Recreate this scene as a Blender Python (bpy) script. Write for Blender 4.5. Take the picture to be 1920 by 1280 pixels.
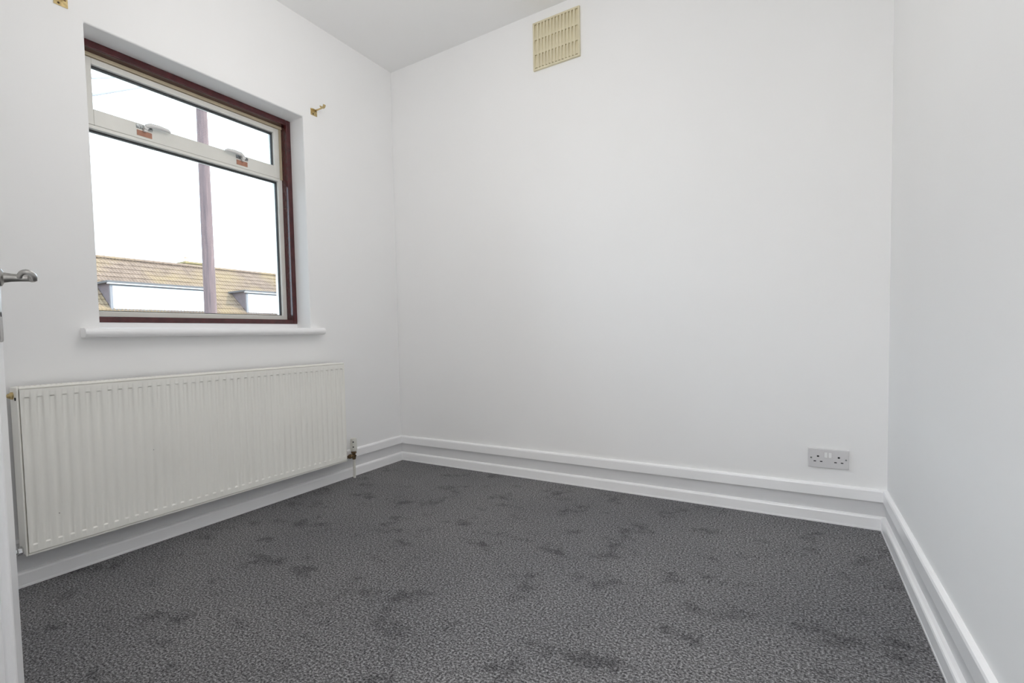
import bpy, bmesh, math, random
from mathutils import Vector, Matrix

# ------------------------------------------------------------------ clear
for o in list(bpy.data.objects):
    bpy.data.objects.remove(o, do_unlink=True)
scene = bpy.context.scene
COL = scene.collection
random.seed(7)

# ------------------------------------------------------------------ camera
FPX, YAW, PITCH, ROLL = 959.161, 0.611978, -0.045175, -0.025739
CAM = Vector((2.328203, -2.868738, 0.876458))
PPX, PPY = 815.582, 675.737            # principal point in the 1920x1280 frame
fw = Vector((-math.sin(YAW) * math.cos(PITCH), math.cos(YAW) * math.cos(PITCH), math.sin(PITCH)))
rt = Vector((math.cos(YAW), math.sin(YAW), 0))
up = rt.cross(fw)
r2 = math.cos(ROLL) * rt + math.sin(ROLL) * up
u2 = -math.sin(ROLL) * rt + math.cos(ROLL) * up
cam_d = bpy.data.cameras.new('camera')
cam = bpy.data.objects.new('camera', cam_d)
COL.objects.link(cam)
cam_d.sensor_fit = 'HORIZONTAL'
cam_d.sensor_width = 36.0
cam_d.lens = FPX * 36.0 / 1920.0
cam_d.shift_x = (960 - PPX) / 1920.0
cam_d.shift_y = (PPY - 640) / 1920.0
cam_d.clip_start = 0.01
cam_d.clip_end = 500
cam.matrix_world = Matrix(((r2.x, u2.x, -fw.x, CAM.x), (r2.y, u2.y, -fw.y, CAM.y),
                           (r2.z, u2.z, -fw.z, CAM.z), (0, 0, 0, 1)))
scene.camera = cam

# ------------------------------------------------------------------ world, sun, fill lights, exposure
world = bpy.data.worlds.new('world')
scene.world = world
world.use_nodes = True
bg = world.node_tree.nodes['Background']
bg.inputs['Color'].default_value = (0.71, 0.855, 1.0, 1)      # hazy white sky
bg.inputs['Strength'].default_value = 5.3

sun_d = bpy.data.lights.new('sun', 'SUN')
sun_d.energy = 6.0
sun_d.angle = math.radians(2.0)
sun_d.color = (1.0, 0.90, 0.77)
sun = bpy.data.objects.new('sun', sun_d)
COL.objects.link(sun)
sun.rotation_euler = Vector((0.45, 0.62, 0.64)).to_track_quat('Z', 'Y').to_euler()

room_d = bpy.data.lights.new('room_fill_light', 'POINT')  # added fill light above the frame, no fitting behind it
room_d.energy = 16.2
room_d.shadow_soft_size = 0.30
room_d.color = (1.0, 0.975, 0.95)
room_l = bpy.data.objects.new('room_fill_light', room_d)
COL.objects.link(room_l)
room_l.location = (1.20, -1.45, 2.20)

hall_d = bpy.data.lights.new('landing_fill_light', 'POINT')     # added fill light in the unseen landing, reaching in through the doorway
hall_d.energy = 43.0
hall_d.shadow_soft_size = 0.25
hall_d.color = (1.0, 0.98, 0.96)
hall_l = bpy.data.objects.new('landing_fill_light', hall_d)
COL.objects.link(hall_l)
hall_l.location = (2.3, -3.7, 2.0)

scene.cycles.max_bounces = 24           # a small white room: let the light keep bouncing
scene.cycles.diffuse_bounces = 12
scene.cycles.glossy_bounces = 6
scene.cycles.transparent_max_bounces = 12
scene.view_settings.view_transform = 'Standard'
scene.view_settings.look = 'None'
scene.view_settings.exposure = 0.0
scene.view_settings.gamma = 1.0
scene.view_settings.use_curve_mapping = False

# ------------------------------------------------------------------ materials
def srgb(r, g, b):
    def f(c):
        c /= 255.0
        return c / 12.92 if c <= 0.04045 else ((c + 0.055) / 1.055) ** 2.4
    return (f(r), f(g), f(b), 1)

class NT:
    def __init__(self, name):
        self.m = bpy.data.materials.new(name)
        self.m.use_nodes = True
        self.t = self.m.node_tree
        self.b = self.t.nodes['Principled BSDF']
    def n(self, kind, **kw):
        nd = self.t.nodes.new(kind)
        for k, v in kw.items():
            setattr(nd, k, v)
        return nd
    def l(self, a, b):
        self.t.links.new(a, b)
    def coord(self, scale=1.0, out='Object'):
        c = self.n('ShaderNodeTexCoord')
        mp = self.n('ShaderNodeMapping')
        mp.inputs['Scale'].default_value = scale if hasattr(scale, '__len__') else (scale,) * 3
        self.l(c.outputs[out], mp.inputs['Vector'])
        return mp.outputs['Vector']
    def noise(self, vec, scale, detail=2.0, rough=0.5):
        n = self.n('ShaderNodeTexNoise')
        n.inputs['Scale'].default_value = scale
        n.inputs['Detail'].default_value = detail
        n.inputs['Roughness'].default_value = rough
        self.l(vec, n.inputs['Vector'])
        return n.outputs['Fac']
    def ramp(self, fac, stops):
        r = self.n('ShaderNodeValToRGB')
        e = r.color_ramp.elements
        while len(e) < len(stops):
            e.new(0.5)
        for i, (p, c) in enumerate(stops):
            e[i].position = p
            e[i].color = c
        self.l(fac, r.inputs['Fac'])
        return r.outputs['Color']
    def bump(self, h, strength=0.2, dist=0.01):
        b = self.n('ShaderNodeBump')
        b.inputs['Strength'].default_value = strength
        b.inputs['Distance'].default_value = dist
        self.l(h, b.inputs['Height'])
        self.l(b.outputs['Normal'], self.b.inputs['Normal'])
    def mix(self, fac, a, b, mode='MIX'):
        m = self.n('ShaderNodeMix', data_type='RGBA', blend_type=mode)
        for s, v in ((0, fac), (6, a), (7, b)):
            if hasattr(v, 'links') or hasattr(v, 'is_linked'):
                self.l(v, m.inputs[s])
            else:
                m.inputs[s].default_value = v
        return m.outputs[2]

def paint(name, col, rough=0.5, var=0.03, scale=6.0, bump=0.05, bscale=120.0, spec=0.5):
    """painted surface: base colour with slight mottling and roller-stipple relief"""
    k = NT(name)
    v = k.coord()
    f = k.noise(v, scale, 3)
    lo = tuple(c * (1 - var) for c in col[:3]) + (1,)
    hi = tuple(min(1, c * (1 + var)) for c in col[:3]) + (1,)
    k.l(k.ramp(f, [(0.3, lo), (0.7, hi)]), k.b.inputs['Base Color'])
    k.b.inputs['Roughness'].default_value = rough
    k.b.inputs['Specular IOR Level'].default_value = spec
    if bump:
        k.bump(k.noise(v, bscale, 2), bump, 0.002)
    return k.m

M = {}
M['wall'] = paint('white_emulsion', (0.90, 0.90, 0.90, 1), 0.75, 0.008, 1.5, 0.0, 160, 0.25)
M['ceiling'] = paint('ceiling_emulsion', (0.90, 0.90, 0.895, 1), 0.8, 0.008, 1.5, 0.0, 140, 0.2)
M['gloss'] = paint('white_gloss_paint', (0.95, 0.95, 0.96, 1), 0.28, 0.01, 4, 0.03, 60)
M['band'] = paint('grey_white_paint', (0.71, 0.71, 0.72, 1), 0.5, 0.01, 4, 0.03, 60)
M['radiator'] = paint('radiator_enamel', (0.91, 0.90, 0.85, 1), 0.32, 0.012, 3, 0.0)
M['radiator_dark'] = paint('radiator_inside', (0.10, 0.095, 0.085, 1), 0.7, 0.1, 20, 0.0)
M['cap'] = paint('valve_cap_plastic', (0.74, 0.73, 0.68, 1), 0.4, 0.02, 30, 0.0)
M['upvc'] = paint('window_frame_paint', (0.78, 0.775, 0.73, 1), 0.35, 0.03, 8, 0.02, 80)
M['cream_frame'] = paint('aged_cream_frame_paint', (0.50, 0.43, 0.30, 1), 0.45, 0.06, 12, 0.02, 80)
M['vent'] = paint('cream_vent_plastic', (0.71, 0.65, 0.47, 1), 0.5, 0.03, 20, 0.0)
M['socket'] = paint('socket_plastic', (0.69, 0.68, 0.69, 1), 0.3, 0.005, 10, 0.0)
M['socket_rocker'] = paint('rocker_plastic', (0.82, 0.82, 0.82, 1), 0.25, 0.005, 10, 0.0)
M['hole'] = paint('dark_hole', (0.012, 0.012, 0.014, 1), 0.8, 0.1, 10, 0.0)
M['gasket'] = paint('black_gasket_rubber', (0.03, 0.032, 0.034, 1), 0.6, 0.1, 30, 0.0)
M['patch'] = paint('bare_copper_brown_plate', (0.43, 0.21, 0.14, 1), 0.55, 0.08, 60, 0.0)
M['handle_white'] = paint('handle_white_enamel', (0.80, 0.80, 0.79, 1), 0.3, 0.01, 10, 0.0)
M['cheek'] = paint('dormer_cheek_boarding', (0.13, 0.10, 0.105, 1), 0.8, 0.15, 6, 0.2, 30)
M['fascia'] = paint('white_fascia', (0.8, 0.8, 0.8, 1), 0.5, 0.02, 4, 0.0)
M['felt'] = paint('grey_roofing_felt', (0.095, 0.09, 0.09, 1), 0.85, 0.1, 5, 0.2, 40)
M['render'] = paint('pale_render', (0.7, 0.68, 0.62, 1), 0.85, 0.06, 3, 0.2, 30)
M['post'] = paint('pale_grey_corner_post', (0.17, 0.165, 0.175, 1), 0.6, 0.03, 5, 0.0)
M['pale_pane'] = paint('pale_glossy_pane', (0.75, 0.76, 0.78, 1), 0.15, 0.03, 3, 0.0)  # even pale glossy colour for the dormer panes
M['tarmac'] = paint('pale_tarmac', (0.22, 0.215, 0.205, 1), 0.9, 0.15, 0.5, 0.3, 20)
M['wire'] = paint('wire_sheath', (0.13, 0.13, 0.14, 1), 0.6, 0.05, 5, 0.0)
M['chimney'] = paint('lichen_yellow_chimney', (0.22, 0.17, 0.08, 1), 0.9, 0.25, 6, 0.3, 20)
M['pot'] = paint('clay_pot', (0.5, 0.36, 0.28, 1), 0.8, 0.1, 6, 0.0)

def metal(name, col, rough, spot=None):
    k = NT(name)
    v = k.coord()
    f = k.noise(v, 90, 3)
    lo = tuple(c * 0.75 for c in col[:3]) + (1,)
    k.l(k.ramp(f, [(0.35, lo if spot is None else spot), (0.6, col)]), k.b.inputs['Base Color'])
    k.b.inputs['Metallic'].default_value = 1.0
    k.b.inputs['Roughness'].default_value = rough
    return k.m
M['brass'] = metal('tarnished_brass', (0.66, 0.52, 0.27, 1), 0.38)
M['old_brass'] = metal('blackened_brass_nut', (0.30, 0.21, 0.12, 1), 0.5, (0.05, 0.04, 0.03, 1))
M['chrome'] = metal('chrome', (0.72, 0.72, 0.73, 1), 0.14)
M['nickel'] = metal('satin_nickel', (0.46, 0.45, 0.43, 1), 0.28)
M['steel'] = metal('dull_steel', (0.42, 0.44, 0.45, 1), 0.4, (0.12, 0.13, 0.13, 1))

# varnished mahogany window frame
k = NT('mahogany_varnish')
v = k.coord((30, 4, 4))
f1 = k.noise(v, 6.0, 4, 0.6)
k.l(k.ramp(f1, [(0.3, (0.050, 0.009, 0.011, 1)), (0.7, (0.088, 0.015, 0.017, 1))]), k.b.inputs['Base Color'])
k.b.inputs['Roughness'].default_value = 0.19
k.b.inputs['Specular IOR Level'].default_value = 0.7
M['mahogany'] = k.m

# window glass: lets light through, with a Fresnel reflection and faint smears
k = NT('window_glass')
k.t.nodes.remove(k.b)
tr = k.n('ShaderNodeBsdfTransparent')
tr.inputs['Color'].default_value = (0.97, 0.985, 0.98, 1)
gl = k.n('ShaderNodeBsdfGlossy')
gl.inputs['Roughness'].default_value = 0.02
fr = k.n('ShaderNodeFresnel')
fr.inputs['IOR'].default_value = 1.45
mx = k.n('ShaderNodeMixShader')
k.l(fr.outputs['Fac'], mx.inputs[0])
k.l(tr.outputs[0], mx.inputs[1])
k.l(gl.outputs[0], mx.inputs[2])
k.l(mx.outputs[0], k.t.nodes['Material Output'].inputs['Surface'])
M['glass'] = k.m

# charcoal twist-pile carpet
k = NT('charcoal_carpet')
v = k.coord()
fine = k.noise(v, 150, 3, 0.8)
speck = k.ramp(fine, [(0.36, (0.022, 0.022, 0.024, 1)), (0.50, (0.162, 0.161, 0.166, 1)), (0.64, (0.47, 0.467, 0.478, 1))])
# blotches where the pile has been trodden the other way
b1 = k.noise(v, 6.0, 6, 0.72)
blot = k.ramp(b1, [(0.34, (0.52, 0.52, 0.53, 1)), (0.46, (1, 1, 1, 1))])
b2 = k.noise(v, 1.3, 2, 0.5)
wide = k.ramp(b2, [(0.3, (0.85, 0.85, 0.86, 1)), (0.7, (1.08, 1.07, 1.06, 1))])
c1 = k.mix(1.0, speck, blot, 'MULTIPLY')
c2 = k.mix(1.0, c1, wide, 'MULTIPLY')
k.l(c2, k.b.inputs['Base Color'])
k.b.inputs['Roughness'].default_value = 0.95
k.b.inputs['Specular IOR Level'].default_value = 0.1
k.b.inputs['Sheen Weight'].default_value = 0.10
k.b.inputs['Sheen Roughness'].default_value = 0.5
k.b.inputs['Sheen Tint'].default_value = (0.55, 0.55, 0.57, 1)
k.bump(fine, 0.7, 0.008)
M['carpet'] = k.m

# roof tiles with lichen
k = NT('weathered_roof_tiles')
v = k.coord()
f1 = k.noise(v, 3.2, 4, 0.6)
f2 = k.noise(v, 0.6, 3, 0.6)
base = k.ramp(f1, [(0.3, (0.110, 0.073, 0.052, 1)), (0.7, (0.175, 0.122, 0.088, 1))])
k.l(k.mix(k.ramp(f2, [(0.45, (0, 0, 0, 1)), (0.65, (1, 1, 1, 1))]), base, (0.185, 0.130, 0.072, 1)), k.b.inputs['Base Color'])
k.b.inputs['Roughness'].default_value = 0.9
M['tiles'] = k.m

# creosoted pole timber
k = NT('weathered_pole_timber')
v = k.coord((14, 14, 0.8))
f1 = k.noise(v, 2.0, 4, 0.6)
k.l(k.ramp(f1, [(0.3, (0.075, 0.050, 0.052, 1)), (0.7, (0.15, 0.098, 0.094, 1))]), k.b.inputs['Base Color'])
k.b.inputs['Roughness'].default_value = 0.85
k.bump(f1, 0.4, 0.02)
M['pole'] = k.m

# ------------------------------------------------------------------ mesh helpers
class MB:
    def __init__(self):
        self.v = []
        self.f = []
        self.mi = []
    def poly(self, pts, faces, mi=0):
        b = len(self.v)
        self.v += [tuple(p) for p in pts]
        for f in faces:
            self.f.append(tuple(b + i for i in f))
            self.mi.append(mi)
        return self
    def box(self, a, b, mi=0):
        x0, x1 = sorted((a[0], b[0])); y0, y1 = sorted((a[1], b[1])); z0, z1 = sorted((a[2], b[2]))
        p = [(x0, y0, z0), (x1, y0, z0), (x1, y1, z0), (x0, y1, z0), (x0, y0, z1), (x1, y0, z1), (x1, y1, z1), (x0, y1, z1)]
        return self.poly(p, [(0, 3, 2, 1), (4, 5, 6, 7), (0, 1, 5, 4), (1, 2, 6, 5), (2, 3, 7, 6), (3, 0, 4, 7)], mi)
    def rings(self, rings, caps=True, mi=0):
        n = len(rings[0])
        pts = [p for r in rings for p in r]
        fs = []
        for i in range(len(rings) - 1):
            for j in range(n):
                j2 = (j + 1) % n
                fs.append((i * n + j, i * n + j2, (i + 1) * n + j2, (i + 1) * n + j))
        if caps:
            fs.append(tuple(range(n - 1, -1, -1)))
            fs.append(tuple((len(rings) - 1) * n + j for j in range(n)))
        return self.poly(pts, fs, mi)
    def tube(self, path, radii, n=12, mi=0, sq=None):
        path = [Vector(p) for p in path]
        if not hasattr(radii, '__len__'):
            radii = [radii] * len(path)
        rs = []
        prev = None
        for i, p in enumerate(path):
            d = (path[min(i + 1, len(path) - 1)] - path[max(i - 1, 0)]).normalized()
            if prev is None:
                a = d.orthogonal().normalized()
            else:
                a = (prev - d * prev.dot(d)).normalized()
            prev = a
            b = d.cross(a)
            rs.append([p + radii[i] * (math.cos(t) * a + math.sin(t) * b) for t in [2 * math.pi * q / n for q in range(n)]])
        return self.rings(rs, True, mi)
    def lathe(self, origin, axis, prof, n=24, mi=0):
        """prof: list of (distance along axis, radius)"""
        o = Vector(origin); d = Vector(axis).normalized()
        a = d.orthogonal().normalized(); b = d.cross(a)
        rs = [[o + d * h + max(r, 1e-4) * (math.cos(t) * a + math.sin(t) * b) for t in [2 * math.pi * q / n for q in range(n)]] for h, r in prof]
        return self.rings(rs, True, mi)
    def build(self, name, mats, parent=None, smooth=False, bevel=0, seg=2):
        me = bpy.data.meshes.new(name)
        me.from_pydata(self.v, [], self.f)
        bm = bmesh.new()
        bm.from_mesh(me)
        bmesh.ops.recalc_face_normals(bm, faces=bm.faces)
        bm.to_mesh(me)
        bm.free()
        for m in (mats if isinstance(mats, (list, tuple)) else [mats]):
            me.materials.append(m)
        for i, p in enumerate(me.polygons):
            p.material_index = self.mi[i]
        o = bpy.data.objects.new(name, me)
        COL.objects.link(o)
        if parent is not None:
            o.parent = parent
        if smooth:
            for p in me.polygons:
                p.use_smooth = True
            try:
                me.set_sharp_from_angle(angle=math.radians(smooth if smooth is not True else 40))
            except Exception:
                pass
        if bevel:
            md = o.modifiers.new('bevel', 'BEVEL')
            md.width = bevel
            md.segments = seg
            md.limit_method = 'ANGLE'
            md.angle_limit = math.radians(35)
        return o

def tag(o, label=None, cat=None, group=None, kind=None):
    for kk, vv in (('label', label), ('category', cat), ('group', group), ('kind', kind)):
        if vv:
            o[kk] = vv
    return o

def empty(name, loc=(0, 0, 0), rz=0.0):
    o = bpy.data.objects.new(name, None)
    COL.objects.link(o)
    o.location = loc
    o.rotation_euler = (0, 0, rz)
    o.empty_display_size = 0.1
    return o

def copy_tree(o, parent=None):
    c = o.copy()
    COL.objects.link(c)
    c.parent = parent
    for ch in list(o.children):
        copy_tree(ch, c)
    return c

# ------------------------------------------------------------------ the room shell
W, H = 2.659, 2.741            # right wall x, ceiling z;  back wall y=0, window wall x=0
YN = -2.90                     # near wall (with the doorway the photograph is taken from)
WT = 0.28                      # window wall thickness
RY0, RY1, RZ0, RZ1 = -1.933, -0.815, 0.925, 2.170   # window opening (sill board fills the bottom)

tag(MB().box((-0.02, YN - 0.06, -0.12), (W + 0.02, 0.02, 0)).build('floor', M['carpet']),
    'dark grey flecked carpet with trodden darker patches', 'carpet', kind='structure')
tag(MB().box((-0.02, YN - 0.06, H), (W + 0.02, 0.02, H + 0.12)).build('ceiling', M['ceiling']),
    'plain white painted ceiling', 'ceiling', kind='structure')
tag(MB().box((-WT, 0, -0.12), (W + 0.15, 0.15, H + 0.12)).build('wall_back', M['wall']),
    'plain white wall carrying the cream vent and socket', 'wall', kind='structure')
tag(MB().box((W, YN - 0.12, -0.12), (W + 0.15, 0, H + 0.12)).build('wall_right', M['wall']),
    'plain white wall at the right edge of the room', 'wall', kind='structure')
wl = MB()
yA, yB, zA, zB = YN - 0.12, 0.0, -0.12, H + 0.12
# one closed shell with the window opening cut through it
ys = [yA, RY0, RY1, yB]; zs = [zA, RZ0, RZ1, zB]
pts = [(x, y, z) for x in (0, -WT) for y in ys for z in zs]
ix = lambda s, i, j: s * 16 + i * 4 + j
fs = []
for s in (0, 1):
    for i in range(3):
        for j in range(3):
            if not (i == 1 and j == 1):
                fs.append((ix(s, i, j), ix(s, i + 1, j), ix(s, i + 1, j + 1), ix(s, i, j + 1)))
for i in range(3):
    for j in (0, 3):
        fs.append((ix(0, i, j), ix(0, i + 1, j), ix(1, i + 1, j), ix(1, i, j)))
        fs.append((ix(0, j, i), ix(0, j, i + 1), ix(1, j, i + 1), ix(1, j, i)))
for a, b in (((1, 1), (2, 1)), ((2, 1), (2, 2)), ((2, 2), (1, 2)), ((1, 2), (1, 1))):
    fs.append((ix(0, *a), ix(0, *b), ix(1, *b), ix(1, *a)))
wl.poly(pts, fs)
tag(wl.build('wall_left', M['wall'], bevel=0.006, seg=3), 'white window wall above and around the radiator', 'wall', kind='structure')

DX0, DX1, DZ = 1.915, 2.625, 2.02     # doorway in the near wall
nw = MB()
nw.box((-0.0, YN - 0.12, 0), (DX0, YN, H)).box((DX1, YN - 0.12, 0), (W, YN, H)).box((DX0, YN - 0.12, DZ), (DX1, YN, H))
tag(nw.build('wall_front', M['wall']), 'white wall with the open doorway, behind the door', 'wall', kind='structure')
dl = MB()
dl.box((DX0, YN - 0.125, 0), (DX0 + 0.012, YN + 0.0, DZ)).box((DX1 - 0.012, YN - 0.125, 0), (DX1, YN + 0.0, DZ)).box((DX0, YN - 0.125, DZ - 0.012), (DX1, YN + 0.0, DZ))
tag(dl.build('trim_1', M['gloss']), 'white painted door lining of the doorway', 'door frame', kind='structure')
# landing outside the doorway
HX0, HX1, HY = 1.2, 3.6, -4.4
tag(MB().box((HX0, HY, -0.12), (HX1, YN - 0.06, 0)).build('floor_landing', M['carpet']), 'grey carpet of the landing beyond the doorway', 'carpet', kind='structure')
tag(MB().box((HX0, HY, 2.5), (HX1, YN - 0.12, 2.62)).build('ceiling_landing', M['ceiling']), 'white ceiling of the landing beyond the doorway', 'ceiling', kind='structure')
hw = MB()
hw.box((HX0 - 0.1, HY - 0.1, -0.12), (HX1 + 0.1, HY, 2.62)).box((HX0 - 0.1, HY, -0.12), (HX0, YN - 0.12, 2.62)).box((HX1, HY, -0.12), (HX1 + 0.1, YN, 2.62)).box((W + 0.15, YN - 0.12, -0.12), (HX1, YN, 2.62))
tag(hw.build('wall_landing', M['wall']), 'white walls of the landing beyond the doorway', 'wall', kind='structure')

# skirting: torus board, recessed grey band and upper moulding
PROF = [(0.0, 0.0), (0.0217, 0.0), (0.0217, 0.007), (0.0205, 0.009), (0.0205, 0.049), (0.0185, 0.054), (0.013, 0.057),
        (0.0035, 0.0580), (0.0035, 0.121), (0.0145, 0.1215), (0.0145, 0.165), (0.012, 0.171), (0.004, 0.175), (0.0, 0.1755)]
def skirting(name, fn, label):
    """fn(t, end) -> (x, y) of the profile offset t at either end of the run"""
    m = MB()
    n = len(PROF)
    a = [(*fn(t, 0), z) for t, z in PROF]
    b = [(*fn(t, 1), z) for t, z in PROF]
    for i in range(n - 1):
        p = [a[i], b[i], b[i + 1], a[i + 1]]
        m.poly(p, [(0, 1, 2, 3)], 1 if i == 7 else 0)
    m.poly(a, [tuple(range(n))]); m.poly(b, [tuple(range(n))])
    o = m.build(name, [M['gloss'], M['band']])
    tag(o, label, 'skirting board', kind='structure')
skirting('baseboard_back', lambda t, e: (t, -t) if e == 0 else (W - t, -t), 'white moulded skirting with a grey band under the socket wall')
skirting('baseboard_left', lambda t, e: (t, -t) if e == 0 else (t, YN + t), 'white moulded skirting running behind the radiator')
skirting('baseboard_right', lambda t, e: (W - t, -t) if e == 0 else (W - t, YN), 'white moulded skirting along the right hand wall')

skirting('baseboard_front', lambda t, e: (t, YN + t) if e == 0 else (DX0 - 0.11, YN + t), 'white moulded skirting behind the open door')

# ------------------------------------------------------------------ window
win = empty('window_1', (0, 0, 0))
tag(win, 'mahogany framed window with cream sashes looking onto a tiled roof', 'window', kind='structure')
XF = -0.115                     # room face of the mahogany frame
XS = -0.168                     # face of the white sub frame
FB = 0.978                      # bottom of the mahogany frame
def ring(m, x0, x1, yo0, yo1, zo0, zo1, wl_, wr, wb, wt, mi=0):
    """rectangular frame: outer rect, member widths"""
    m.box((x0, yo0, zo0), (x1, yo0 + wl_, zo1), mi)
    m.box((x0, yo1 - wr, zo0), (x1, yo1, zo1), mi)
    m.box((x0, yo0 + wl_, zo0), (x1, yo1 - wr, zo0 + wb), mi)
    m.box((x0, yo0 + wl_, zo1 - wt), (x1, yo1 - wr, zo1), mi)
    return m
fy0, fy1 = RY0, RY1
mw = 0.031
for nm, a, b in (('frame_jamb', (-0.235, fy0, FB), (XF, fy0 + mw, RZ1)), ('frame_jamb', (-0.235, fy1 - mw, FB), (XF, fy1, RZ1)),
                 ('frame_head', (-0.235, fy0 + mw, RZ1 - mw), (XF, fy1 - mw, RZ1)), ('frame_sill', (-0.235, fy0 + mw, FB), (XF, fy1 - mw, FB + 0.026))):
    tag(MB().box(a, b).build(nm, M['mahogany'], win, bevel=0.003), 'dark red varnished timber')
# white sub frame, members with their own joints
iy0, iy1, iz0, iz1 = fy0 + mw, fy1 - mw, FB + 0.026, RZ1 - mw
fwid = 0.030
for nm, a, b in (('sash_stile', (-0.225, iy0, iz0), (XS, iy0 + fwid, iz1)), ('sash_stile', (-0.225, iy1 - fwid, iz0), (XS, iy1, iz1)),
                 ('sash_rail', (-0.225, iy0 + fwid, iz0), (XS, iy1 - fwid, iz0 + 0.026)),
                 ('transom', (-0.225, iy0 + fwid, 1.818), (XS + 0.0055, iy1 - fwid, 1.834))):
    MB().box(a, b).build(nm, M['upvc'], win, bevel=0.0025)
MB().box((-0.225, iy0 + fwid, iz1 - 0.017), (XS, iy1 - fwid, iz1)).build('sash_head', M['cream_frame'], win, bevel=0.002)
# cream weathered edging beads along the head and sides, proud of the white frame
eb = MB()
eb.box((XS, iy0, iz1 - 0.016), (XS + 0.012, iy1, iz1)).box((XS, iy0, 1.83), (XS + 0.006, iy0 + 0.016, iz1 - 0.016)).box((XS, iy1 - 0.016, 1.83), (XS + 0.006, iy1, iz1 - 0.016))
tag(eb.build('edging_bead', M['cream_frame'], win, bevel=0.0015), 'yellowed cream bead')
# top-hung vent sash
vy0, vy1, vz0, vz1 = iy0 + fwid - 0.006, iy1 - fwid + 0.006, 1.8345, iz1 - 0.018
vent_sash = empty('vent_sash', (0, 0, 0)); vent_sash.parent = win
XV = XS + 0.006
sw = 0.030
for nm, a, b in (('sash_stile', (-0.215, vy0, vz0), (XV, vy0 + sw, vz1)), ('sash_stile', (-0.215, vy1 - sw, vz0), (XV, vy1, vz1)),
                 ('sash_rail', (-0.215, vy0 + sw, vz0), (XV, vy1 - sw, 1.904)), ('sash_rail', (-0.215, vy0 + sw, vz1 - 0.026), (XV, vy1 - sw, vz1))):
    MB().box(a, b).build(nm, M['upvc'], vent_sash, bevel=0.0025)
def pane(parent, y0, y1, z0, z1, xg):
    g = MB()
    ring(g, xg - 0.004, xg + 0.012, y0, y1, z0, z1, 0.004, 0.004, 0.004, 0.006)
    g.build('gasket', M['gasket'], parent)
    MB().box((xg - 0.006, y0, z0), (xg, y1, z1)).build('glass_pane', M['glass'], parent)
pane(vent_sash, vy0 + sw, vy1 - sw, 1.904, vz1 - 0.026, -0.190)
pane(win, iy0 + fwid, iy1 - fwid, iz0 + 0.026, 1.818, -0.195)

# sash fasteners on the transom: steel keep, white lever, bare plate below
def fastener(y, s):
    """s=+1: lever lies towards +y"""
    h = empty('window_handle', (XV, y, 1.884)); h.parent = win
    b = MB()
    b.box((-0.001, -0.036, -0.004), (0.004, 0.036, 0.012))
    for q in (-0.03, -0.018, 0.022, 0.033):
        b.lathe((0.003, q, 0.004), (1, 0, 0), [(0, 0.0045), (0.003, 0.004), (0.0035, 0.0)], 8)
    b.build('keep_plate', M['steel'], h)
    l = MB()
    l.lathe((0.003, 0.002, 0.002), (1, 0, 0), [(0, 0.011), (0.016, 0.010), (0.018, 0.007)], 16)
    l.box((0.004, -0.006, -0.016), (0.015, 0.008, 0.004))
    pts = [(0.016, 0.0, 0.008), (0.022, s * 0.02, 0.016), (0.024, s * 0.06, 0.018), (0.024, s * 0.100, 0.016), (0.020, s * 0.112, 0.011)]
    l.tube(pts, [0.009, 0.010, 0.0095, 0.008, 0.005], 12)
    l.build('lever', M['handle_white'], h, smooth=35)
    MB().box((-0.001, -0.034, -0.037), (0.0015, 0.034, -0.012)).build('bare_plate', M['patch'], h)
fastener(-1.637, 1)
fastener(-1.120, -1)

# sill board with rounded nose, and the white fillet under the frame
sl = MB()
SY0, SY1, SZ0, SZ1 = -2.005, -0.742, 0.912, 0.950
prof = [(-0.0, SZ0), (0.034, SZ0)]
for q in range(0, 9):
    a = -math.pi / 2 + math.pi * q / 8
    prof.append((0.034 + 0.017 * math.cos(a), 0.931 + 0.019 * math.sin(a)))
prof.append((0.0, SZ1))
sl.rings([[(x, SY0, z) for x, z in prof], [(x, SY1, z) for x, z in prof]])
sl.box((-0.20, RY0, SZ0 + 0.013), (0.0, RY1, SZ1))
sl.box((-0.20, RY0, SZ1), (XF - 0.004, RY1, FB))
tag(sl.build('window_sill', M['gloss'], win, smooth=30), 'white painted sill board with rounded nose')

# ------------------------------------------------------------------ radiator
rad = empty('radiator', (0.065, -1.455, 0.134))
tag(rad, 'long white panel radiator with vertical flutes under the window', 'radiator')
def rbuild(m, name, mat, parent=rad, **kw):
    o = m.build(name, mat, None, **kw)
    o.parent = parent
    if parent is rad:
        o.location = -Vector(rad.location)
    return o
R0, R1, Z0, Z1 = -2.250, -0.648, 0.134, 0.738
XR = 0.101
# body: rim around the fluted front, dark inside
rbuild(MB().box((0.034, R0 + 0.008, Z0 + 0.012), (0.088, R1 - 0.008, Z1 - 0.012)), 'convector_core', M['radiator_dark'])
rim = MB()
ring(rim, 0.082, 0.097, R0, R1, Z0, Z1, 0.007, 0.007, 0.009, 0.007)
rbuild(rim, 'front_rim', M['radiator'], bevel=0.003)
rbuild(MB().box((0.030, R0, Z0 + 0.004), (0.084, R0 + 0.004, Z1)), 'side_cover', M['radiator'], bevel=0.002)
rbuild(MB().box((0.030, R1 - 0.004, Z0 + 0.004), (0.084, R1, Z1)), 'side_cover', M['radiator'], bevel=0.002)
tc = MB()
ty0, ty1 = R0 + 0.005, R1 - 0.040
tc.box((0.030, ty0, Z1 - 0.004), (0.040, ty1, Z1 + 0.001)).box((0.074, ty0, Z1 - 0.004), (0.086, ty1, Z1 + 0.001))
y = ty0
while y < ty1 - 0.004:
    tc.box((0.040, y, Z1 - 0.004), (0.074, min(y + 0.011, ty1), Z1 + 0.0005))
    y += 0.0165
rbuild(tc, 'top_grille', M['radiator'])
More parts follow.
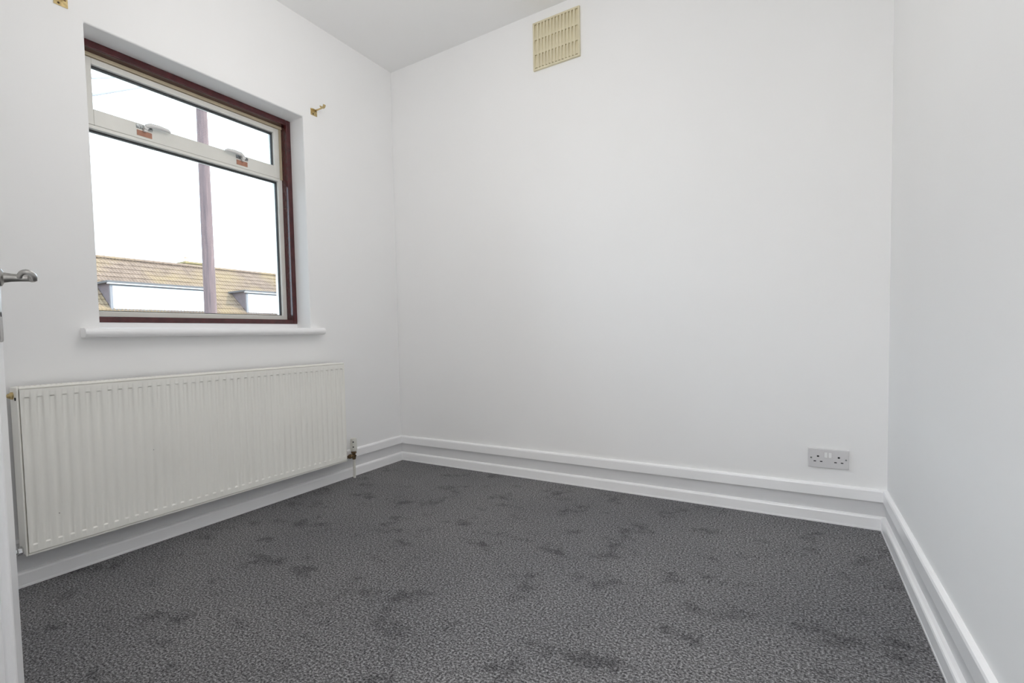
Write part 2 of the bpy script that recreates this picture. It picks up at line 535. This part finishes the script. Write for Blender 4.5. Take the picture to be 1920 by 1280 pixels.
# fluted front panel
fp0, fp1, fz0, fz1 = R0 + 0.0085, R1 - 0.0085, Z0 + 0.0115, Z1 - 0.0085
NF = 41
pitch = (-0.678 + 2.222) / (NF - 1)
ysec = [(fp0, 0), ]
for i in range(NF):
    c = -2.222 + pitch * i
    for dy, d in ((-0.0140, 0), (-0.0112, 0.2), (-0.0082, 0.5), (-0.0052, 0.8), (-0.002, 0.98), (0.002, 0.98), (0.0052, 0.8), (0.0082, 0.5), (0.0112, 0.2), (0.0140, 0)):
        if fp0 < c + dy < fp1:
            ysec.append((c + dy, d))
ysec.append((fp1, 0))
zsec = [(fz0, 0), (0.170, 0), (0.1745, 1), (0.30, 1), (0.56, 1), (0.6985, 1), (0.7025, 0), (fz1, 0)]
fpm = MB()
D = 0.0048
pts = []
for yy, dy in ysec:
    for zz, dz in zsec:
        pts.append((XR - D * dy * dz, yy, zz))
nz = len(zsec)
fs = [(i * nz + j, (i + 1) * nz + j, (i + 1) * nz + j + 1, i * nz + j + 1) for i in range(len(ysec) - 1) for j in range(nz - 1)]
# return edges and back
nb = len(pts)
rimidx = [i * nz for i in range(len(ysec))] + [(len(ysec) - 1) * nz + j for j in range(1, nz)] + [i * nz + nz - 1 for i in range(len(ysec) - 2, -1, -1)] + [j for j in range(nz - 2, 0, -1)]
for q in rimidx:
    p = pts[q]
    pts.append((0.086, p[1], p[2]))
nr = len(rimidx)
for q in range(nr):
    q2 = (q + 1) % nr
    fs.append((rimidx[q], rimidx[q2], nb + q2, nb + q))
fpm.poly(pts, fs)
rbuild(fpm, 'fluted_panel', M['radiator'], smooth=30)
# chips in the enamel
for (yy, zz, r) in ((-2.145, 0.262, 0.0016), (-1.795, 0.43, 0.0014)):
    ch = MB().lathe((XR - 0.0003, yy, zz), (1, 0, 0), [(0, r), (0.0005, r)], 7)
    rbuild(ch, 'enamel_chip', M['hole'])
# blanking plug with vent screw, top left
pl = rbuild(MB().lathe((0.058, R0 + 0.002, 0.708), (0, -1, 0), [(0, 0.013), (0.008, 0.013), (0.010, 0.010), (0.016, 0.008), (0.020, 0.004)], 16), 'vent_plug', M['brass'], smooth=35)
o = MB().lathe((0.084, R0 + 0.001, 0.697), (0, -1, 0), [(0, 0.006), (0.0025, 0.006)], 12).build('screw_hole', M['hole'], rad); o.location = -Vector(rad.location)
# lockshield valve, bottom left
lv = MB()
lv.lathe((0.060, R0 + 0.004, 0.150), (0, -1, 0), [(0, 0.012), (0.004, 0.0125), (0.005, 0.0165), (0.020, 0.0165), (0.021, 0.012), (0.045, 0.011)], 6)
tag(rbuild(lv, 'valve_nut', M['chrome'], bevel=0.001), 'chrome union nut')
lb = MB()
lb.lathe((0.060, -2.31, 0.16), (0, 0, -1), [(-0.05, 0.010), (-0.03, 0.014), (0.02, 0.013), (0.03, 0.0075), (0.16, 0.0075)], 16)
rbuild(lb, 'lockshield_valve', M['chrome'], smooth=35)
# thermostatic valve at the right end
VX, VY = 0.047, -0.540
tv = MB()
tv.lathe((VX, VY, 0.118), (0, 0, 1), [(0, 0.0095), (0.008, 0.0125), (0.020, 0.0125), (0.022, 0.010), (0.036, 0.011), (0.038, 0.0165), (0.052, 0.0165), (0.054, 0.012)], 8)
tv.lathe((VX, VY, 0.142), (0, -1, 0), [(0, 0.009), (0.02, 0.010), (0.024, 0.014), (0.04, 0.014), (0.042, 0.009), (0.105, 0.009)], 10)
tv.lathe((VX, VY, 0.142), (1, 0, 0), [(0, 0.006), (0.016, 0.006), (0.017, 0.003)], 10)
val = rbuild(tv, 'valve_body', M['old_brass'], smooth=35)
cp = MB()
rings = []
for h, r in ((0.170, 0.0165), (0.178, 0.021), (0.188, 0.0225), (0.240, 0.021), (0.250, 0.019), (0.254, 0.012)):
    rings.append([(VX + (r - (0.0016 if q % 2 else 0)) * math.cos(2 * math.pi * q / 24), VY + (r - (0.0016 if q % 2 else 0)) * math.sin(2 * math.pi * q / 24), h) for q in range(24)])
cp.rings(rings)
capo = rbuild(cp, 'valve_cap', M['cap'])
for (a, zz) in ((-0.9, 0.232), (-0.9, 0.200)):
    c_ = MB().lathe((VX + 0.0195 * math.cos(a), VY + 0.0195 * math.sin(a), zz), (math.cos(a), math.sin(a), 0), [(0, 0.0042), (0.0032, 0.0042)], 8)
    o = c_.build('setting_mark', M['hole'], capo)
tag(rbuild(MB().tube([(VX, VY, 0.0), (VX, VY, 0.122)], 0.0085, 16), 'supply_pipe', M['cap'], smooth=40), 'cream painted pipe into the carpet')

# ------------------------------------------------------------------ air vent
VW0, VW1, VZ0, VZ1 = 1.077, 1.354, 2.411, 2.681
ven = empty('air_vent', (VW0, 0, VZ0))
tag(ven, 'square cream plastic air vent high on the white wall', 'air vent')
vw, vh = VW1 - VW0, VZ1 - VZ0
MB().box((0, -0.003, 0), (vw, 0.0, vh)).build('back_plate', M['vent'], ven)
fr_ = MB()
fb, tk = 0.011, 0.014
fr_.box((0, -tk, 0), (fb, -0.003, vh)).box((vw - fb, -tk, 0), (vw, -0.003, vh)).box((fb, -tk, 0), (vw - fb, -0.003, fb)).box((fb, -tk, vh - fb), (vw - fb, -0.003, vh))
fr_.build('frame', M['vent'], ven, bevel=0.002)
ih = vh - 2 * fb
for i in (1, 2):
    z = fb + ih * i / 3
    MB().box((fb, -tk + 0.002, z - 0.005), (vw - fb, -0.003, z + 0.005)).build('cross_bar', M['vent'], ven)
ns = 13
sp = (vw - 2 * fb) / ns
smesh = None
for i in range(ns - 1):
    x = fb + sp * (i + 1)
    if smesh is None:
        so = MB().box((-0.0055, -tk + 0.0005, fb), (0.0055, -0.003, vh - fb)).build('slat', M['vent'], ven, bevel=0.0015)
        smesh = so.data
        so.location.x = x
    else:
        so2 = so.copy(); COL.objects.link(so2); so2.parent = ven; so2.location.x = x
# louvre tongues sloping back inside every slot row
lo = MB()
for r in range(3):
    za = fb + ih * r / 3 + 0.005; zb = fb + ih * (r + 1) / 3 - 0.005
    lo.poly([(fb, -0.0035, zb), (vw - fb, -0.0035, zb), (vw - fb, -tk + 0.003, za), (fb, -tk + 0.003, za), (fb, -0.003, zb), (vw - fb, -0.003, zb), (vw - fb, -0.003, za), (fb, -0.003, za)],
            [(0, 1, 2, 3), (4, 7, 6, 5), (0, 3, 7, 4), (1, 5, 6, 2), (3, 2, 6, 7), (0, 4, 5, 1)])
lo.build('louvre', M['vent'], ven)

# ------------------------------------------------------------------ double socket
SX, SZ = 2.385, 0.246
soc = empty('wall_socket', (SX, 0, SZ))
tag(soc, 'white double mains socket low on the right of the vent wall', 'socket')
pw, ph, pt = 0.146, 0.086, 0.010
plate = MB().box((0, -pt, 0), (pw, 0.0, ph)).build('face_plate', M['socket'], soc, bevel=0.0025, seg=3)
for cx in (0.036, 0.110):
    e = MB().box((cx - 0.004, -pt - 0.0006, 0.0475), (cx + 0.004, -pt + 0.001, 0.0545))
    e.build('earth_slot', M['hole'], soc, bevel=0.0015)
    for dx in (-0.0115, 0.0115):
        MB().box((cx + dx - 0.0045, -pt - 0.0006, 0.0262), (cx + dx + 0.0045, -pt + 0.001, 0.0305)).build('pin_slot', M['hole'], soc)
for cx in (0.064, 0.079):
    m = MB()
    m.poly([(cx - 0.0055, -pt, 0.046), (cx + 0.0055, -pt, 0.046), (cx + 0.0055, -pt, 0.070), (cx - 0.0055, -pt, 0.070),
            (cx - 0.0055, -pt - 0.0042, 0.047), (cx + 0.0055, -pt - 0.0042, 0.047), (cx + 0.0055, -pt - 0.0015, 0.0695), (cx - 0.0055, -pt - 0.0015, 0.0695)],
           [(0, 1, 2, 3), (4, 7, 6, 5), (0, 4, 5, 1), (1, 5, 6, 2), (2, 6, 7, 3), (3, 7, 4, 0)])
    m.build('rocker_switch', M['socket_rocker'], soc, bevel=0.0006)
for cx in (0.011, 0.135):
    sc_ = MB().lathe((cx, -pt, 0.043), (0, -1, 0), [(-0.001, 0.0036), (0.0004, 0.0036), (0.0009, 0.0025)], 14).build('plate_screw', M['steel'], soc)
    MB().box((cx - 0.003, -pt - 0.0013, 0.0425), (cx + 0.003, -pt - 0.0006, 0.0435)).build('screw_slot', M['hole'], sc_)

# ------------------------------------------------------------------ curtain pole brackets
def bracket(y, z, label):
    b = empty('curtain_bracket', (0, y, z))
    tag(b, label, 'curtain bracket', 'brass curtain brackets above the window')
    MB().box((0, -0.024, -0.019), (0.003, 0.024, 0.019)).build('wall_plate', M['brass'], b, bevel=0.001)
    for dy, dz in ((-0.008, -0.011), (0.015, 0.008)):
        MB().lathe((0.003, dy, dz), (1, 0, 0), [(0, 0.0042), (0.001, 0.004), (0.0018, 0.002)], 10).build('screw', M['old_brass'], b)
    a = MB()
    a.box((0.0, 0.008, 0.010), (0.062, 0.014, 0.017)).box((0.0, -0.018, 0.010), (0.012, 0.014, 0.016))
    a.build('arm', M['brass'], b, bevel=0.0008)
    c = MB()
    n = 12
    for q in range(n):
        a0 = math.pi + math.pi * q / n; a1 = math.pi + math.pi * (q + 1) / n
        for_ = []
        for ang in (a0, a1):
            for r in (0.013, 0.0165):
                for yy in (0.002, 0.020):
                    for_.append((0.066 + r * math.cos(ang), yy, 0.027 + r * math.sin(ang)))
        c.poly(for_, [(0, 1, 3, 2), (4, 6, 7, 5), (0, 4, 5, 1), (2, 3, 7, 6), (0, 2, 6, 4), (1, 5, 7, 3)])
    c.build('pole_cup', M['brass'], b)
    return b
bracket(-0.733, 2.221, 'small brass curtain bracket at the right top corner of the window')
bracket(-2.010, 2.212, 'brass curtain bracket above the left window corner, cut by the frame')

# ------------------------------------------------------------------ open door at the left edge
du = Vector((-0.930, 0.3676, 0))
PL = Vector((1.2166, -2.574, 0))
DWID, DHT, DTH = 0.758, 1.975, 0.036
hinge = PL - du * DWID
rz = math.atan2(du.y, du.x)
door = empty('door_1', (hinge.x, hinge.y, 0.012), rz)
tag(door, 'white panelled door standing open at the left edge', 'door', kind='structure')
# local axes: x from hinge to leading edge, room side is -y; room face at y=0
ST, RC = 0.100, 0.009
def slab(name, x0, x1, z0, z1, inset=0.0, bev=0.002):
    return MB().box((x0, inset, z0), (x1, DTH - inset, z1)).build(name, M['gloss'], door, bevel=bev)
slab('stile', DWID - ST, DWID, 0, DHT, bev=0.004); slab('stile', 0, ST, 0, DHT)
slab('rail', ST, DWID - ST, 0, 0.20); slab('rail', ST, DWID - ST, 0.80, 0.98); slab('rail', ST, DWID - ST, DHT - 0.11, DHT)
slab('muntin', DWID / 2 - 0.045, DWID / 2 + 0.045, 0.20, 0.80); slab('muntin', DWID / 2 - 0.045, DWID / 2 + 0.045, 0.98, DHT - 0.11)
for (x0, x1) in ((ST, DWID / 2 - 0.045), (DWID / 2 + 0.045, DWID - ST)):
    for (z0, z1) in ((0.20, 0.80), (0.98, DHT - 0.11)):
        slab('panel', x0, x1, z0, z1, RC, 0)
        mo = MB()
        ring(mo, 0, 0.016, 0, x1 - x0, 0, z1 - z0, 0.018, 0.018, 0.018, 0.018)
        mo2 = MB()
        mo2.v = [(x0 + p[1], -0.005 + p[0], z0 + p[2]) for p in mo.v]; mo2.f = mo.f; mo2.mi = mo.mi
        mo2.build('moulding', M['gloss'], door, bevel=0.005, seg=2)
# lever handle on its backplate
hz = 0.980
lx = DWID - 0.057
hd = empty('lever_handle', (lx, 0, hz)); hd.parent = door
tag(hd, 'satin metal lever with a curled end')
MB().box((-0.020, -0.006, -0.105), (0.020, 0.0, 0.045)).build('backplate', M['nickel'], hd, bevel=0.003)
MB().lathe((0, -0.006, -0.060), (0, -1, 0), [(-0.002, 0.004), (0.0006, 0.004)], 12).build('keyhole', M['hole'], hd)
lev = MB()
lev.lathe((0, 0, 0), (0, -1, 0), [(0.004, 0.015), (0.010, 0.014), (0.013, 0.0085), (0.022, 0.0068), (0.034, 0.0058), (0.044, 0.0055), (0.052, 0.006), (0.056, 0.004)], 20)
pth, rad_ = [], []
for q in range(0, 11):
    t = q / 10
    pth.append((0.002 - 0.084 * t, -0.049 - 0.0085 * t, -0.008 * t + 0.004 * math.sin(t * math.pi)))
    rad_.append(0.0064 - 0.0016 * t)
for q in range(1, 13):                       # the end curls over and back towards the door
    a = math.pi * q / 12
    pth.append((-0.082 - 0.006 * math.sin(a), -0.0490 - 0.0085 * math.cos(a), -0.008 + 0.0080 * math.sin(a)))
    rad_.append(0.0046 - 0.0008 * q / 12)
lev.tube(pth, rad_, 12)
lev.build('lever', M['nickel'], hd, smooth=40)

# ------------------------------------------------------------------ outside: street, house opposite, pole
tag(MB().box((-70, -60, -3.1), (-0.6, 90, -3.0)).build('ground', M['tarmac']), 'pale street surface below the window', 'ground', kind='structure')
house = empty('house', (-21, 12, -3.0))
tag(house, 'house across the street with tiled roof and flat topped dormers', 'house')
def hb(m, name, mat, parent=house, **kw):
    o = m.build(name, mat, None, **kw)
    o.parent = parent
    if parent is house:
        o.location = -Vector(house.location)
    return o
SL = 0.83
XDF, ZB, XRG = -21.0, 2.386, -24.15
ZRG = ZB + SL * (XDF - XRG)
HY0, HY1 = -14.0, 34.0
XE = -19.3
ZE = ZB + SL * (XDF - XE)
hm = MB()
hm.box((-28.6, HY0 + 0.3, -3.0), (-19.7, HY1 - 0.3, ZE + 0.1))
hb(hm, 'house_wall', M['render'])
rb = MB()
rb.poly([(XE, HY0, ZE), (XRG, HY0, ZRG), (2 * XRG - XE, HY0, ZE), (XE, HY1, ZE), (XRG, HY1, ZRG), (2 * XRG - XE, HY1, ZE)],
        [(0, 1, 2), (3, 5, 4), (0, 3, 4, 1), (1, 4, 5, 2), (0, 2, 5, 3)])
hb(rb, 'roof_deck', M['felt'])
# overlapping double-roll tiles on the near slope
up_s = Vector((-1, 0, SL)).normalized()
nrm = Vector((SL, 0, 1)).normalized()
slen = (Vector((XRG, 0, ZRG)) - Vector((XE, 0, ZE))).length
tm = MB()
gauge, tw = 0.36, 0.30
prof_t = [(0.0, 0.0), (0.05, 0.028), (0.10, 0.0), (0.15, 0.0), (0.20, 0.028), (0.25, 0.0), (0.30, 0.0)]
nrow = int(slen / gauge) + 1
O = Vector((XE, 0, ZE))
for r in range(nrow):
    s0 = r * gauge - 0.02
    s1 = min(s0 + gauge + 0.06, slen)
    for c in range(int((HY1 - HY0) / tw)):
        yb = HY0 + c * tw
        if s0 < -0.1:
            continue
        lift0 = 0.055 + random.uniform(-0.006, 0.006)
        a, b_, d_ = [], [], []
        for (dy, dh) in prof_t:
            a.append(O + up_s * s0 + nrm * (lift0 + dh) + Vector((0, yb + dy, 0)))
            b_.append(O + up_s * s1 + nrm * (0.025 + dh) + Vector((0, yb + dy, 0)))
            d_.append(O + up_s * s0 + nrm * 0.012 + Vector((0, yb + dy, 0)))
        n_ = len(prof_t)
        fs = [(i, i + 1, n_ + i + 1, n_ + i) for i in range(n_ - 1)] + [(2 * n_ + i, 2 * n_ + i + 1, i + 1, i) for i in range(n_ - 1)]
        tm.poly(a + b_ + d_, fs)
tiles = hb(tm, 'roof_tile', M['tiles'])
tag(tiles, 'sunlit brown roof tiles with yellow lichen', kind='stuff')
rg = MB()
y = HY0
while y < HY1:
    ring_ = [[(XRG + 0.17 * math.cos(t), yy, ZRG - 0.02 + 0.13 * math.sin(t)) for t in [math.pi * q / 6 for q in range(7)]] for yy in (y, y + 0.44)]
    rg.rings(ring_)
    y += 0.45
tag(hb(rg, 'ridge_tile', M['tiles']), kind='stuff')

def dormer(y0, y1, npane):
    d = empty('dormer', (0, 0, 0)); d.parent = house; d.location = -Vector(house.location)
    zt = 3.50
    zb = 2.30
    xb = XDF - (zt - ZB) / SL
    for yy, s in ((y0, 1), (y1, -1)):
        ck = MB()
        pa = [(XDF, yy, zb - 0.05), (XDF, yy, zt), (xb - 0.1, yy, zt)]
        pb = [(x, q + s * 0.08, z) for x, q, z in pa]
        ck.poly(pa + pb, [(0, 1, 2), (3, 5, 4), (0, 3, 4, 1), (1, 4, 5, 2), (2, 5, 3, 0)])
        ck.build('cheek', M['cheek'], d)
    MB().box((xb - 0.25, y0 - 0.16, zt), (XDF + 0.16, y1 + 0.16, zt + 0.085)).build('dormer_roof', M['felt'], d)
    MB().box((XDF + 0.03, y0 - 0.13, zt - 0.045), (XDF + 0.13, y1 + 0.13, zt)).build('fascia', M['fascia'], d)
    MB().box((XDF - 0.05, y0 - 0.02, zt - 0.11), (XDF + 0.055, y1 + 0.02, zt - 0.045)).build('shade_strip', M['felt'], d)  # grey strip paints in the shadow line under the fascia
    for yy in (y0 - 0.02, y1 - 0.08):
        MB().box((XDF - 0.05, yy, zb - 0.1), (XDF + 0.045, yy + 0.10, zt - 0.11)).build('corner_post', M['post'], d)
    MB().box((XDF - 0.06, y0 + 0.08, zb - 0.25), (XDF + 0.02, y1 - 0.08, zt - 0.11)).build('front_board', M['fascia'], d)
    MB().box((XDF - 0.02, y0 - 0.02, zb + 0.04), (XDF + 0.09, y1 + 0.02, zb + 0.10)).build('sill', M['felt'], d)
    wdt = (y1 - y0 - 0.2) / npane
    for i in range(npane):
        a = y0 + 0.1 + wdt * i + 0.03
        b = a + wdt - 0.06
        fm = MB(); ring(fm, XDF + 0.02, XDF + 0.06, a, b, zb + 0.12, zt - 0.14, 0.07, 0.07, 0.07, 0.07)
        fo = fm.build('window', M['fascia'], d)
        MB().box((XDF + 0.021, a + 0.06, zb + 0.18), (XDF + 0.035, b - 0.06, zt - 0.20)).build('pane', M['pale_pane'], d)
dormer(6.95, 11.45, 3)
dormer(13.43, 17.9, 3)

chm = empty('chimney', (0, 0, 0)); chm.parent = house; chm.location = -Vector(house.location)
MB().box((-25.3, 12.25, 4.2), (-24.55, 13.35, 5.30)).build('stack', M['chimney'], chm, bevel=0.03)
MB().box((-25.36, 12.19, 5.22), (-24.5, 13.41, 5.33)).build('cap_course', M['chimney'], chm, bevel=0.02)
for yy in (12.5,):
    MB().lathe((-24.9, yy, 5.33), (0, 0, 1), [(0, 0.13), (0.05, 0.12), (0.22, 0.10), (0.24, 0.12), (0.28, 0.12)], 14).build('pot', M['pot'], chm, smooth=40)

pole = empty('utility_pole', (-9.5, 4.37, -3.0))
tag(pole, 'round wooden utility pole standing in the street outside', 'utility pole')
pp = MB()
pp.lathe((0, 0, 0), (0, 0, 1), [(0, 0.155), (4.6, 0.146), (9.2, 0.128), (10.4, 0.118), (10.45, 0.09)], 24)
pp.build('pole_shaft', M['pole'], pole, smooth=40)
st = MB(); st.box((-0.05, -0.55, 9.95), (0.05, 0.55, 10.07)); st.build('cross_arm', M['pole'], pole, bevel=0.01)
for yy in (-0.5, -0.25, 0.25, 0.5):
    MB().lathe((0, yy, 10.07), (0, 0, 1), [(0, 0.02), (0.05, 0.02), (0.06, 0.045), (0.10, 0.045), (0.13, 0.02)], 12).build('insulator', M['handle_white'], pole, smooth=40)

def wire(p0, p1, sag, r, label):
    p0, p1 = Vector(p0), Vector(p1)
    pts = []
    for q in range(25):
        t = q / 24
        p = p0.lerp(p1, t)
        p.z -= sag * 4 * t * (1 - t)
        pts.append(p)
    o = MB().tube(pts, r, 6).build('overhead_wire', M['wire'], smooth=60)
    tag(o, label, 'wire', 'wires strung from the utility pole')
# service cables from the pole arm down to the front of this house
wire((-9.5, 4.12, 7.21), (-0.290, -2.90, 1.44), 0.02, 0.014, 'thin overhead wire crossing the upper left pane, lower of two')
wire((-9.5, 3.87, 7.21), (-0.290, -2.84, 1.66), 0.02, 0.010, 'thin overhead wire crossing the upper left pane, higher of two')
